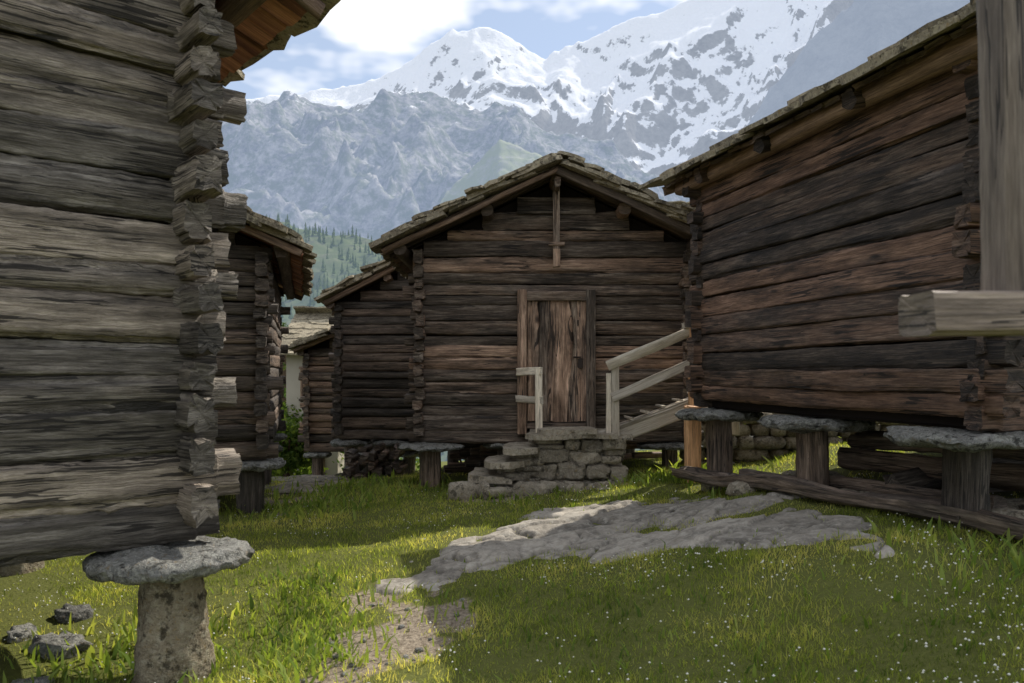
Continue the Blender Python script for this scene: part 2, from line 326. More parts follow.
# ------------------------------------------------------------------ log buildings
def building(name,O,ax,W,D,zb,zapex,slope,sa,mat,pitch=.2,ov=(.3,.3,.3,.3),seg=.15,K=12,end=.16,thick=.15,rmat=None,plank=None,slabt=1.0,rough=.006,barge=.08,n=4.2,es=.84):
    root=empty(name);O=A3((O[0],O[1],0));a=A3((ax[0],ax[1],0));a/=np.linalg.norm(a);b=A3((-a[1],a[0],0))
    T=lambda s,t,z:O+a*s+b*t+A3((0,0,z))
    zr=lambda s:zapex-slope*abs(s-sa)
    walls=MB()
    zL,zR=zr(0),zr(W);z=zb;cour=[]
    while z<zapex-.08:
        h=pitch*rng.uniform(.75,1.3);cour.append((z,z+h));z+=h
    for (z0,z1) in cour:
        zc=(z0+z1)/2;h=(z1-z0)*.98
        for t0 in (0,D):
            e=lambda:end*rng.uniform(.45,1.4)
            s0=-e() if z1<zL-.02 else max(0,sa-(zapex-z1)/slope)+.03
            s1=W+e() if z1<zR-.02 else min(W,sa+(zapex-z1)/slope)-.03
            if s1-s0<.15: continue
            fine=(t0==0)
            log(walls,T(s0,t0+rng.normal(0,.010),zc),T(s1,t0+rng.normal(0,.010),zc),h,thick*rng.uniform(.9,1.07),seg if fine else .5,K if fine else 8,n,rough,
                (.12 if s0<0 else 0,.12 if s1>W else 0,.86))
    for i in range(len(cour)-1):
        z0=(cour[i][0]+cour[i][1])/2;z1=(cour[i+1][0]+cour[i+1][1])/2;zc=(z0+z1)/2;h=(z1-z0)*.98
        for s0,zt in ((0,zL),(W,zR)):
            if z1>zt-.0: continue
            log(walls,T(s0+rng.normal(0,.010),-end*rng.uniform(.6,1.2)-thick/2,zc),T(s0,D+end*rng.uniform(.6,1.2)+thick/2,zc),h,thick*rng.uniform(.9,1.07),seg,K,n,rough,(end+.02,end+.02,es*rng.uniform(.93,1.06)))
    walls.obj('log_walls',[mat],root)
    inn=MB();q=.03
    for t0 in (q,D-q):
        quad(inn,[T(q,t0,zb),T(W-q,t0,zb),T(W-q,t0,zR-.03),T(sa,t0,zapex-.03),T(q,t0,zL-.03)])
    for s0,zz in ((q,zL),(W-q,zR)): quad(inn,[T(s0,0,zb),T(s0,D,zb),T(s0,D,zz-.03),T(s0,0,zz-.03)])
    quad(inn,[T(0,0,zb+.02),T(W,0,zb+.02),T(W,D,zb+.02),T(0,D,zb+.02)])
    inn.obj('light_block_box',[M_DARK],root)  # added black box behind the logs, stops light leaking through gaps
    ovL,ovR,ovF,ovB=ov
    rf=MB();cs=math.sqrt(1+slope*slope)
    for s in (-ovL*.5,sa,W+ovR*.5,sa/2,(sa+W)/2):
        log(rf,T(s,-ovF*rng.uniform(.75,.92),zr(s)-.06),T(s,D+ovB*.9,zr(s)-.06),.15,.15,.4,10,2.6,.006)
    rp=MB()
    for sgn,s1 in ((-1,-ovL),(1,W+ovR)):
        t=-ovF
        while t<D+ovB:
            w=rng.uniform(.13,.22)
            p0=T(sa,t+w/2,zapex+.035);p1=T(s1+rng.uniform(-.03,.02)*sgn,t+w/2,zr(s1)+.035)
            log(rp,p0,p1,.035,w*.96,.6,8,8,.002,up=(0,0,1));t+=w
        for tt in (-ovF-.02,D+ovB+.02):
            log(rf,T(sa,tt,zapex+.0),T(s1,tt,zr(s1)+.0),barge,.04,.2,10,4,.006)
    rf.obj('roof_timbers',[rmat or mat],root);rp.obj('roof_boards',[plank or mat],root)
    sl=MB()
    for sgn,s1 in ((-1,-ovL),(1,W+ovR)):
        Ls=abs(s1-sa)*cs
        e2=(a*(-sgn)*1+A3((0,0,slope)))/cs; e1=b*(1 if sgn>0 else -1)
        nr=np.cross(e1,e2)
        if nr[2]<0: e1=-e1;nr=-nr
        row=0;u=-.10
        while u<Ls-.1:
            t=-ovF-.13+rng.uniform(-.09,.06)
            while t<D+ovB+.05:
                w=rng.uniform(.3,.65);l=min(rng.uniform(.5,.72),Ls-u+.12)
                base=T(s1,t+w/2,zr(s1))+e2*(u+l/2)+nr*(.06+.015*rng.uniform()+.03*(row%2))*1.0
                tilt=rng.normal(.05,.03);ee2=e2-nr*tilt;ee2/=np.linalg.norm(ee2)
                slab(sl,base,e1/np.linalg.norm(e1),ee2,w*1.06,l,rng.uniform(.035,.06)*slabt,0,.16)
                if rng.uniform()<.35: slab(sl,base+nr*.055,e1,ee2,w*rng.uniform(.6,1),l*rng.uniform(.5,.9),.035*slabt,0,.2)
                t+=w*.93
            u+=rng.uniform(.22,.30);row+=1
        for tt in (-ovF-.04,D+ovB-.1):
            u=.05
            while u<Ls-.25:
                l=rng.uniform(.25,.5);w=rng.uniform(.25,.45)
                slab(sl,T(s1,tt+rng.uniform(-.08,.08),zr(s1))+e2*(u+l/2)+nr*rng.uniform(.12,.17),e1,e2-nr*rng.uniform(-.08,.18),w,l,rng.uniform(.03,.06),0,.25);u+=l*rng.uniform(.5,1.05)
    t=-ovF-.13
    while t<D+ovB:
        w=rng.uniform(.3,.5)
        for sg in (-1,1):
            ee=(a*sg-A3((0,0,slope*.75)));ee/=np.linalg.norm(ee);bb=b*(-sg) if np.cross(ee,b*(-sg))[2]>0 else b*sg
            slab(sl,T(sa+sg*.15,t+w/2+rng.uniform(-.04,.04),zapex+.10+.02*(sg>0)),ee,bb,.38,w*1.1,.045,0,.2)
        if rng.uniform()<.6: slab(sl,T(sa+rng.uniform(-.05,.05),t+w/2,zapex+.155),a,b,.26,w*.8,.04,0,.25)
        t+=w*.9
    sl.obj('stone_slab_roof',[M_SLAB],root)
    return root,T,zr
L1,T1,_=building('log_barn',(-4.52,2.01),(.76,.65),3.6,3.5,.71,4.66,.4,1.8,M_L1,.20,(.5,.66,.3,.4),seg=.045,K=24,end=.26,thick=.17,rmat=M_MAINR,plank=M_RED,rough=.0085,n=4.6,es=.76)
L2,T2,_=building('log_barn',(-6.07,8.05),(.968,.25),3.4,4.4,.66,3.8,.42,1.7,M_L2,.17,(.4,.42,.35,.35),seg=.12,K=12,end=.16,rmat=M_MAINR,plank=M_RED)
MN,TM,_=building('log_granary',(-1.2,10.5),(1,0.0),3.47,3.3,.72,4.17,.47,1.775,M_MAIN,.165,(.42,.14,.5,.3),seg=.08,K=16,end=.17,thick=.14,rmat=M_MAINR,plank=M_MAINR,n=5.5,rough=.007)
RB,TR,_=building('log_barn',(2.96,5.0),(.968,.252),3.5,3.6,1.25,4.49,.42,1.75,M_R,.18,(.33,.4,.45,.3),seg=.07,K=20,end=.17,thick=.16,rmat=M_MAINR,plank=M_MAINR,n=7,rough=.006)
M2,_,_=building('log_granary',(-3.14,14.6),(1,0.0),3.6,3.0,.42,3.87,.5,1.8,M_L2,.17,(.2,.25,.4,.3),seg=.15,K=12,end=.14,rmat=M_MAINR,plank=M_MAINR)
S3,_,_=building('log_cabin',(-4.5,17.6),(.99,.1),2.6,3.0,-.1,2.75,.42,1.3,M_MAIN,.17,(.25,.3,.3,.3),seg=.3,K=10,end=.14,rmat=M_MAINR,plank=M_MAINR)
# ---- main granary front details
dr=MB()
x=.20
for w in (.13,.15,.12,.14,.12,.10):
    box(dr,(x+w/2,10.385+rng.uniform(-.006,.006),1.78),w*.96,.035,1.56+rng.uniform(-.02,.02),mi=0,grain='z',rough=.004);x+=w
box(dr,(.13,10.37,1.77),.12,.14,1.86,mi=1,grain='z');box(dr,(1.02,10.37,1.77),.12,.14,1.86,mi=1,grain='z')
box(dr,(.575,10.375,2.62),.76,.12,.12,mi=1);box(dr,(.575,10.36,.945),.76,.16,.07,mi=1)
box(dr,(.88,10.345,1.75),.05,.02,.12,mi=2,grain='z')
box(dr,(.84,10.335,1.83),.10,.02,.02,mi=2)
dr.obj('door',[M_DOOR,M_MAIN,M_IRON],MN)
kp=MB()
box(kp,(.57,10.30,3.62),.085,.10,1.2,mi=0,grain='z')
box(kp,(.57,10.27,3.28),.20,.08,.05,mi=0);box(kp,(.57,10.27,3.10),.09,.11,.22,mi=0,grain='z')
box(kp,(.57,10.25,4.02),.07,.5,.12,mi=0,grain='y')
kp.obj('gable_tie_post',[M_DOOR],MN)
cl=MB()
for t in (.9,2.1,3.2):
    p0=TR(-.30,t,3.60);p1=TR(.2,t,3.72);log(cl,p0,p1,.15,.15,.1,10,2.5,.008)
cl.obj('eave_brackets',[M_R],RB)
# ------------------------------------------------------------------ staddle stones
def staddle(x,y,zt,R,pr=.13,kind='wood',thick=.1,zg=None):
    root=empty('staddle_stone');zg=g1(x,y)-.06 if zg is None else zg
    mb=MB();nth=72;th=np.arange(nth)*2*np.pi/nth;sd=int(rng.integers(1e6))
    rad=R*(1+.12*fbm(np.cos(th)*1.5+5,np.sin(th)*1.5+5,5,sd,.6))
    rings=[(0.001,0),(.2,0),(.4,.0),(.6,-.002),(.78,-.006),(.9,-.014),(.965,-.025),(1.0,-.05),(1.01,-thick*.5),(.985,-thick*.75),(.94,-thick*.92),(.84,-thick),(.5,-thick-.01),(.001,-thick-.01)]
    V=[];F=[];U=[]
    for q,(r,dz) in enumerate(rings):
        rr=rad*r*(1+.014*rng.normal(0,1,nth)*(r>.8)+(.05*fbm(np.cos(th)*4,np.sin(th)*4+q*1.3,3,sd+3) if r>.75 else 0))
        zz=zt+dz+.022*fbm(np.cos(th)*r*2,np.sin(th)*r*2,4,sd+9,.6)+.003*rng.normal(0,1,nth)*(r>.1)
        V+=np.stack([x+rr*np.cos(th),y+rr*np.sin(th),zz],-1).tolist()
    for i in range(len(rings)-1):
        for k in range(nth):
            k2=(k+1)%nth;F.append((i*nth+k,(i+1)*nth+k,(i+1)*nth+k2,i*nth+k2));U.append([(0,0),(0,1),(1,1),(1,0)])
    mb.add(V,F,U,float(rng.uniform(.4,.8)),0,True);mb.obj('cap_slab',[M_DISC],root)
    pb=MB();ztop=zt-thick-.0
    if kind=='stone':
        n=24;L=ztop-zg+.06;V=[];F=[];U=[];K=32;sd=int(rng.integers(1e6))
        for i in range(n):
            f=i/(n-1);r=pr*(1.34-.42*f+.14*max(0,f-.85)/.15)
            an=np.arange(K)*2*np.pi/K;rr=r*(1+.13*fbm(np.cos(an)*1.6+3,np.sin(an)*1.6+f*3,5,sd,.6))
            V+=np.stack([x+rr*np.cos(an),y+rr*np.sin(an),np.full(K,zg+f*L)],-1).tolist()
        for i in range(n-1):
            for k in range(K):
                k2=(k+1)%K;F.append((i*K+k,i*K+k2,(i+1)*K+k2,(i+1)*K+k));U.append([(0,0)]*4)
        pb.add(V,F,U,.55,0,True);pb.obj('stone_pillar',[M_PSTONE],root)
    else:
        log(pb,(x,y,zg),(x+rng.uniform(-.02,.02),y,ztop+.03),pr*2,pr*2,.12,14,3,.012,sag=.01);pb.obj('timber_leg',[M_ORG if kind=='orange' else M_L2],root)
staddle(-1.80,4.24,.69,.405,.155,'stone',.11)
for s,t in ((.3,.3),(.3,3.2),(3.3,3.2)):
    p=T1(s,t,0);staddle(p[0],p[1],.69,.4,.15,'stone')
staddle(-2.92,9.0,.65,.37,.13,'wood')
for s,t in ((.3,.3),(3.2,2.2),(3.2,4.1),(.3,4.1)):
    p=T2(s,t,0);staddle(p[0],p[1],.65,.36,.12,'wood')
staddle(-1.06,10.42,.71,.42,.12,'wood',.07)
for s,t,r in ((1.1,.2,.3),(3.3,.05,.4),(.2,3.1,.36),(1.8,3.1,.36),(3.2,3.1,.38),(1.75,1.5,.3)):
    p=TM(s,t,0);staddle(p[0],p[1],.71,r,.1,'wood',.07)
for s,t,r in ((.10,.25,.5),(.12,1.9,.44),(.08,3.45,.43),(3.3,.2,.45),(3.3,3.4,.45),(1.8,.2,.4),(1.8,3.4,.4)):
    p=TR(s,t,0);staddle(p[0],p[1],1.24,r,.115,'wood',.10)
for x,y in ((-2.95,14.7),(-2.2,14.7),(0,14.8),(-2.9,17.3)): staddle(x,y,.41,.36,.12,'wood')
for x,y in ((-4.3,17.7),(-2.3,17.9),(-3.3,17.8)): staddle(x,y,-.11,.3,.12,'wood')
pp=MB();log(pp,(2.02,8.95,.35),(2.02,8.95,1.25),.2,.17,.15,12,6,.004);pp.obj('timber_prop',[M_ORG])
# ------------------------------------------------------------------ stone stair + rails
st=empty('stone_stairs');mb=MB()
def masonry(mb,x0,x1,y0,y1,z0,z1,ch=.15):
    z=z0
    while z<z1-.02:
        h=min(ch*rng.uniform(.6,1.45),z1-z)
        if z1-z-h<.05: h=z1-z
        x=x0
        while x<x1-.02:
            w=min(rng.uniform(.16,.52),x1-x+.03);hh=h*rng.uniform(.9,1.25)
            dz=rng.uniform(-.02,.02)
            if w>.3 and rng.uniform()<.4:
                for q in (0,1): blob(mb,(x+w/2+rng.uniform(-.04,.04),y0+.1+rng.uniform(-.05,.02),z+h*(.27+.5*q)+dz),(w*rng.uniform(.75,1.05),.24,h*.55),rng.uniform(-.2,.2),4,18,12,.09)
            else: blob(mb,(x+w/2,y0+.1+rng.uniform(-.07,.02),z+h/2+dz),(w*1.04,.26,hh),rng.uniform(-.22,.22),rng.uniform(3,6),20,14,.12)
            x+=w
        for xx in (x0+.1,x1-.1):
            y=y0+.15
            while y<y1:
                w=rng.uniform(.16,.4);blob(mb,(xx+rng.uniform(-.03,.03),y+w/2,z+h/2),(.24,w*1.03,h*1.1),rng.uniform(-.12,.12),rng.uniform(3.5,6),16,10,.07);y+=w
        z+=h
    blob(mb,((x0+x1)/2,(y0+y1)/2+.03,(z0+z1)/2-.03),((x1-x0)*.88,(y1-y0)*.84,(z1-z0)*.90),0,9,20,12,.0)
masonry(mb,.25,1.32,9.45,10.3,.05,.84)
for i in range(4):
    zt=.84-.165*(i+1)+.06; x1=.29-.19*i;x0=x1-.26
    masonry(mb,x0,x1+.1,9.42-.02*i,10.1,.03,zt-.045,.15)
    slab(mb,(x0+.10,9.68-.02*i,zt-.05),(1,rng.uniform(-.14,.14),rng.uniform(-.05,.05)),(0,1,0),.46,.96,.07,0,.28,.9)
for (x,y,w,l,dz) in ((.46,9.62,.64,.68,0),(.98,9.62,.62,.64,.01),(.5,10.15,.55,.4,0),(1.02,10.12,.55,.45,.005),(1.27,9.78,.34,.66,-.01),(.66,9.58,.66,.54,.06)):
    slab(mb,(x,y,.845+dz),(1,0,rng.uniform(-.03,.03)),(0,1,0),w,l,.06,0,.3,.9)
for k in range(24): blob(mb,(rng.uniform(-.6,1.75),9.24+rng.uniform(-.18,.12),g1(.5,9.3)+.02),(rng.uniform(.12,.40),rng.uniform(.1,.26),rng.uniform(.06,.24)),rng.uniform(0,3),3.5,16,10,.12)
mb.obj('masonry_steps',[M_RUB],st)
gw=empty('wooden_gangway');mb=MB()
for k,(dy) in enumerate((-.17,0,.17)):
    log(mb,(1.10+.03*k,9.82+dy,.90),(2.75,9.72+dy,1.52),.045,.16,.3,12,10,.003)
log(mb,(1.08,9.60,.82),(2.75,9.50,1.44),.17,.06,.3,12,8,.003)
for k in range(7):
    f=.08+k*.12;log(mb,(1.1+1.65*f,9.58,.95+.62*f),(1.1+1.65*f,10.05,.95+.62*f),.025,.05,.3,8,6,.002)
mb.obj('walk_boards',[M_NEW],gw)
mb=MB()
log(mb,(1.24,9.52,.62),(1.22,9.50,1.78),.09,.08,.2,12,7,.003)
log(mb,(1.16,9.50,.60),(1.14,9.50,1.62),.05,.05,.2,12,7,.003,mi=0)
log(mb,(2.13,9.40,.55),(2.13,9.38,2.22),.13,.11,.2,12,7,.003,mi=1)
log(mb,(1.13,9.46,1.70),(2.33,9.32,2.20),.10,.04,.2,12,8,.003)
log(mb,(1.18,9.46,1.34),(2.22,9.32,1.80),.10,.04,.2,12,8,.003)
log(mb,(2.0,9.33,2.17),(2.5,9.5,2.17),.06,.10,.2,12,8,.003)
log(mb,(2.62,9.42,.9),(2.62,9.40,2.3),.1,.1,.2,12,7,.003)
mb.obj('handrail',[M_NEW,M_ORG],gw)
lr=empty('wooden_handrail');mb=MB()
log(mb,(.33,9.72,.86),(.32,9.72,1.68),.085,.085,.2,12,7,.003)
log(mb,(.07,10.32,1.64),(.36,9.66,1.66),.085,.035,.2,12,8,.003)
log(mb,(.07,10.32,1.30),(.36,9.66,1.30),.085,.035,.2,12,8,.003)
mb.obj('rail_boards',[M_NEW],lr)
# ------------------------------------------------------------------ near timber frame on the right
nf=empty('timber_frame');mb=MB()
log(mb,(1.02,2.02,1.755),(2.1,2.10,1.765),.105,.16,.05,24,9,.0015,sag=.004,endj=.0012)
log(mb,(1.31,2.06,1.80),(1.30,2.06,3.4),.13,.15,.06,20,7,.003,sag=.012)
log(mb,(1.75,2.08,.1),(1.75,2.08,1.73),.16,.16,.1,16,7,.003)
log(mb,(1.1,2.06,3.36),(2.1,2.12,3.38),.14,.14,.1,16,7,.003)
mb.obj('weathered_beams',[wood('wood_weathered_post',(.08,.062,.05),(.25,.20,.16),(.44,.37,.305),(.29,.225,.18),.5,.6,.5)],nf)
# ------------------------------------------------------------------ timbers lying under barn
tp=MB()
log(tp,(1.75,8.55,.56),(3.15,4.6,.68),.12,.14,.1,14,2.6,.012,sag=.05)
log(tp,(2.3,8.0,.62),(3.3,5.4,.70),.12,.12,.15,12,2.6,.01,sag=.04)
log(tp,(3.0,7.2,.86),(3.75,5.1,.92),.16,.18,.1,14,3,.012,sag=.02)
log(tp,(3.1,7.2,1.02),(3.9,5.1,1.06),.14,.2,.1,14,3,.012,sag=.02)
log(tp,(3.25,5.9,.78),(4.6,6.3,.82),.14,.15,.1,14,3,.012)
log(tp,(2.95,6.2,.74),(4.4,6.8,.9),.12,.12,.1,14,3,.012)
tp.obj('timber_pile',[M_L2])
rk=MB()
for k in range(70):
    t=rng.uniform(0,1);x=2.5+t*1.1+rng.normal(0,.25);y=8.2-t*3.4+rng.normal(0,.12)+.4
    s=rng.uniform(.08,.28);blob(rk,(x,y,g1(x,y)+s*.15),(s*1.4,s,s*.7),rng.uniform(0,3),3.2,14,9,.1)
rk.obj('loose_stones',[M_RUB])
rk=MB()
for (x,y,s) in ((-2.2,3.75,.20),(-2.45,4.05,.14),(-2.6,4.6,.22),(-1.98,3.6,.08),(-3.0,4.9,.16),(-2.9,5.3,.2),(-2.35,3.5,.25)): blob(rk,(x,y,g1(x,y)+s*.05),(s*1.5,s,s*.6),rng.uniform(0,3),3.2,26,16,.14)
for k in range(60):
    x=rng.uniform(-1.3,-.1);y=rng.uniform(3.7,5.4);s=rng.uniform(.010,.04);blob(rk,(x,y,g1(x,y)-.01),(s*1.4,s,s*.7),rng.uniform(0,3),3,8,6,.1)
rk.obj('field_stones',[M_DISC])
wl=MB()
for zc in range(5):
    x=2.3
    while x<9:
        w=rng.uniform(.2,.55);y=10.9-.1*(x-2.6);blob(wl,(x+w/2,y+rng.uniform(-.04,.04),.35+zc*.17),(w*1.02,.4,.19),rng.uniform(-.1,.1),3.5,14,9,.09);x+=w
wl.obj('dry_stone_wall',[M_RUB])
ws=MB()
for k in range(56):
    x=rng.uniform(-2.6,-1.75);y=rng.uniform(12.2,12.9);z=-.05+.5*rng.uniform()*1.0
    log(ws,(x,y-.02,z),(x+rng.uniform(-.04,.04),y+.5,z),rng.uniform(.08,.14),rng.uniform(.09,.15),.2,9,3,.008)
for k in range(80):
    x=rng.uniform(-1.2,1.9);y=rng.uniform(11.6,13.4);z=g1(x,y)+.05+.42*rng.uniform()
    log(ws,(x,y,z),(x+rng.uniform(.4,.7),y+.1,z),.1,.12,.2,9,4,.008)
ws.obj('firewood_pile',[M_MAIN])
fp=MB()
for k in range(110):
    y=rng.uniform(10.6,20);x=-2.95-.22*(y-11)+rng.normal(0,.3)
    w=rng.uniform(.25,.55)
    slab(fp,(x,y,g1(x,y)-.015),(1,0,0),(0,1,0),w,rng.uniform(.3,.6),.03,0,.2)
fp.obj('flagstone_path',[M_RUB])
# ------------------------------------------------------------------ plaster houses
def house(x0,x1,y0,y1,z0,zw,zrg,wins):
    r=empty('plaster_house');mb=MB()
    c=[(x0,y0),(x1,y0),(x1,y1),(x0,y1)]
    for i in range(4):
        p,q=c[i],c[(i+1)%4];quad(mb,[(*p,z0),(*q,z0),(*q,zw),(*p,zw)])
    ym=(y0+y1)/2
    for xx in (x0,x1): quad(mb,[(xx,y0,zw),(xx,y1,zw),(xx,ym,zrg)][:3])
    mb.obj('walls',[M_PLASTER],r)
    s=MB();sl=(zrg-zw)/(ym-y0);cs=math.sqrt(1+sl*sl)
    for sg,ye in ((1,y0-.4),(-1,y1+.4)):
        e2=A3((0,sg,sl))/cs;e1=A3((sg,0,0));nr=np.cross(e1,e2);Ls=abs(ym-ye)*cs;u=0
        while u<Ls:
            x=x0-.3
            while x<x1+.3:
                w=rng.uniform(.4,.8);b=A3((x+w/2,ye,zw-.4*sl))+e2*(u+.3)+nr*(.05+.03*rng.uniform());slab(s,b,e1,e2-nr*.05,w*1.05,.7,.05,0,.12);x+=w*.95
            u+=.35
    s.obj('stone_slab_roof',[M_SLAB],r)
    w=MB()
    for (x,z,ww,hh) in wins:
        quad(w,[(x,y0-.02,z),(x+ww,y0-.02,z),(x+ww,y0-.02,z+hh),(x,y0-.02,z+hh)],1)
        for (cx,cz,sx,sz) in ((x+ww/2,z,ww+.16,.07),(x+ww/2,z+hh,ww+.16,.07),(x+ww/2,z+hh/2,.04,hh)):box(w,(cx,y0-.04,cz),sx,.06,sz)
        for cx in (x,x+ww):box(w,(cx,y0-.042,z+hh/2),.07,.07,hh,grain='z')
    w.obj('windows',[M_MAIN,M_DARK],r)
house(-6.35,-4.9,22.5,27,-3,2.3,3.4,[(-5.9,.9,.6,.9),(-5.9,-1.2,.6,.9)])
house(5.2,9.5,24,28.5,-2,5.6,7,[(5.8,3.9,.7,1),(5.8,1.8,.7,1),(7.5,3.9,.7,1)])
# ------------------------------------------------------------------ grass
def leafmat(name,c0,c1,c2,tr=.45):
    m,nt,out=newmat(name)
    at=nd(nt,'ShaderNodeAttribute',_attribute_name='rnd').outputs['Fac']
    col=ramp(nt,at,[(.1,c0),(.5,c1),(.95,c2)])
    d=nt.nodes.new('ShaderNodeBsdfDiffuse');t=nt.nodes.new('ShaderNodeBsdfTranslucent');ms=nt.nodes.new('ShaderNodeMixShader');ms.inputs[0].default_value=tr
    lk(nt,col,d.inputs[0]);lk(nt,mix(nt,1.0,col,(1.8,1.65,.65),'MULTIPLY'),t.inputs[0]);lk(nt,d.outputs[0],ms.inputs[1]);lk(nt,t.outputs[0],ms.inputs[2]);lk(nt,ms.outputs[0],out.inputs['Surface']);return m
M_GRASS=leafmat('grass_blades',(.08,.12,.03),(.28,.345,.09),(.60,.57,.24),.62)
def blades(name,x,y,hh,ww,mat,lean=.5,bend=.35,zoff=-.01):
    N=len(x);z=ground(x,y)+zoff;a=rng.uniform(0,2*np.pi,N);le=rng.uniform(0,lean,N)*hh;be=a+rng.uniform(-bend,bend,N)*3
    dx,dy=np.cos(a)*ww/2,np.sin(a)*ww/2;lx,ly=np.cos(be+1.57)*le,np.sin(be+1.57)*le
    V=np.zeros((N,5,3))
    V[:,0]=np.stack([x-dx,y-dy,z],-1);V[:,1]=np.stack([x+dx,y+dy,z],-1)
    V[:,2]=np.stack([x+dx*.8+lx*.35,y+dy*.8+ly*.35,z+hh*.6],-1);V[:,3]=np.stack([x-dx*.8+lx*.35,y-dy*.8+ly*.35,z+hh*.6],-1)
    V[:,4]=np.stack([x+lx,y+ly,z+hh],-1)
    me=bpy.data.meshes.new(name);me.vertices.add(N*5);me.vertices.foreach_set('co',V.astype(np.float32).ravel())
    b=(np.arange(N)*5)[:,None];L=np.concatenate([b+np.array([0,1,2,3]),b+np.array([3,2,4])],1).astype(np.int32)
    me.loops.add(N*7);me.loops.foreach_set('vertex_index',L.ravel())
    me.polygons.add(N*2);ls=np.stack([np.arange(N)*7,np.arange(N)*7+4],1).astype(np.int32);me.polygons.foreach_set('loop_start',ls.ravel())
    me.update(calc_edges=True)
    tone=.5*rng.uniform(0,1,N)+.27+.40*fbm(x*.9,y*.9,4,201,.6)+.16*gnoise(x*7,y*7,202)
    at=me.attributes.new('rnd','FLOAT','POINT');at.data.foreach_set('value',np.repeat(np.clip(tone,0,1),5).astype(np.float32))
    me.materials.append(mat);ob=bpy.data.objects.new(name,me);scene.collection.objects.link(ob);return ob
N=290000
y=rng.uniform(2.4,14,N);x=rng.uniform(-.85,.85,N)*y+rng.uniform(-.6,.6,N)
N2=45000;y=np.concatenate([y,rng.uniform(-2,24,N2)]);x=np.concatenate([x,rng.uniform(-9,9,N2)])
keep=rng.uniform(0,1,len(x))>np.clip(dirtmask(x,y)*1.5,0,.97)
keep&=rng.uniform(0,1,len(x))>.8*np.clip(-1.6*fbm(x*.8+4,y*.8,4,301)-.35,0,1)
sd=rocksd(x,y);rc=rockcrack(x,y);hol=np.clip(-1.5*fbm(x*1.3+7,y*1.3,3,401)-.30,0,1)
keep&=(sd<.03+.06*gnoise(x*6,y*6,3))|((rc<.06)&(gnoise(x*1.5,y*1.5,8)>.0)&(rng.uniform(0,1,len(x))<.7))|((hol>.25)&(rng.uniform(0,1,len(x))<.8))
def inb(x,y,O,ax,W,D,m=.0):
    a=np.array(ax)/np.linalg.norm(ax);s=(x-O[0])*a[0]+(y-O[1])*a[1];t=-(x-O[0])*a[1]+(y-O[1])*a[0];return (s>-m)&(s<W+m)&(t>-m)&(t<D+m)
for O,ax,W,D in (((2.96,5.0),(.968,.252),3.5,3.6),((-1.2,10.5),(1,0),3.47,3.3),((-4.52,2.01),(.76,.65),3.6,3.5),((-6.07,8.05),(.968,.25),3.4,4.4),((-3.14,14.6),(1,0),3.6,3),((-4.5,17.6),(1,.1),2.6,3)):
    keep&=~(inb(x,y,O,ax,W,D,-.15)&(rng.uniform(0,1,len(x))<.85))
keep&=~inb(x,y,(.0,9.4),(1,0),1.35,.9)
x=x[keep];y=y[keep];cl_=fbm(x*1.8,y*1.8,3,12);cl2=fbm(x*9,y*9,2,13)
hh=(.022+.03*np.clip(cl_+.4,0,1.3)+.03*np.clip(cl2,0,1))*rng.uniform(.5,1.4,len(x))
blades('grass',x,y,hh,rng.uniform(.0028,.005,len(x))*(1+np.clip(y-4,0,10)*.11),M_GRASS,1.2)
M_WEED=leafmat('weed_leaves',(.07,.12,.03),(.18,.26,.06),(.36,.41,.13),.5)
cx=[];cy=[];ch=[]
for (a,b,r,n,h) in ((-1.15,4.35,.25,320,.09),(-1.25,4.9,.3,320,.08),(-1.4,5.6,.35,280,.08),(-2.1,4.6,.4,420,.11),(-1.35,3.9,.2,180,.08),(-2.3,3.6,.4,260,.10),(2.2,9.2,.35,300,.16),(-1.9,10.1,.7,500,.12),(.1,8.9,.6,300,.10),(-.2,9.9,.3,200,.14),(1.7,9.3,.3,250,.12),(2.9,4.5,.5,300,.11),(2.4,7.9,.3,250,.13),(-2.4,9,.5,300,.13),(1.2,3.9,1.2,700,.07),(.3,4.9,.8,500,.06)):
    cx.append(rng.normal(a,r*.8,n));cy.append(rng.normal(b,r*.8,n));ch.append(h*rng.uniform(.4,1.2,n))
cx=np.concatenate(cx);cy=np.concatenate(cy);ch=np.concatenate(ch)
blades('weeds',cx,cy,ch,ch*rng.uniform(.12,.3,len(ch)),M_WEED,1.2)
m,nt,out=newmat('clover_white');bsdf(nt,out,(.80,.79,.72),.8);M_CLO=m
n=9000;yy=rng.uniform(2.8,9.5,n);xx=rng.uniform(-.7,.8,n)*yy
k=(fbm(xx*1.1,yy*1.1,3,44)+.35*(xx>0.2)-.1>rng.uniform(-.3,.9,n))&(rocksd(xx,yy)<-.05)&(dirtmask(xx,yy)<.3);xx=xx[k];yy=yy[k]
fl=MB();zz=ground(xx,yy)
for i in range(len(xx)):
    r=rng.uniform(.003,.0085);c=(xx[i],yy[i],zz[i]+rng.uniform(.03,.075))
    V=[(c[0]+r,c[1],c[2]),(c[0],c[1]+r,c[2]),(c[0]-r,c[1],c[2]),(c[0],c[1]-r,c[2]),(c[0],c[1],c[2]+r*.8),(c[0],c[1],c[2]-r*.7)]
    F=[(0,1,4),(1,2,4),(2,3,4),(3,0,4),(1,0,5),(2,1,5),(3,2,5),(0,3,5)];fl.add(V,F,[[(0,0)]*3]*8,.5,0,True)
fl.obj('clover_flowers',[M_CLO])
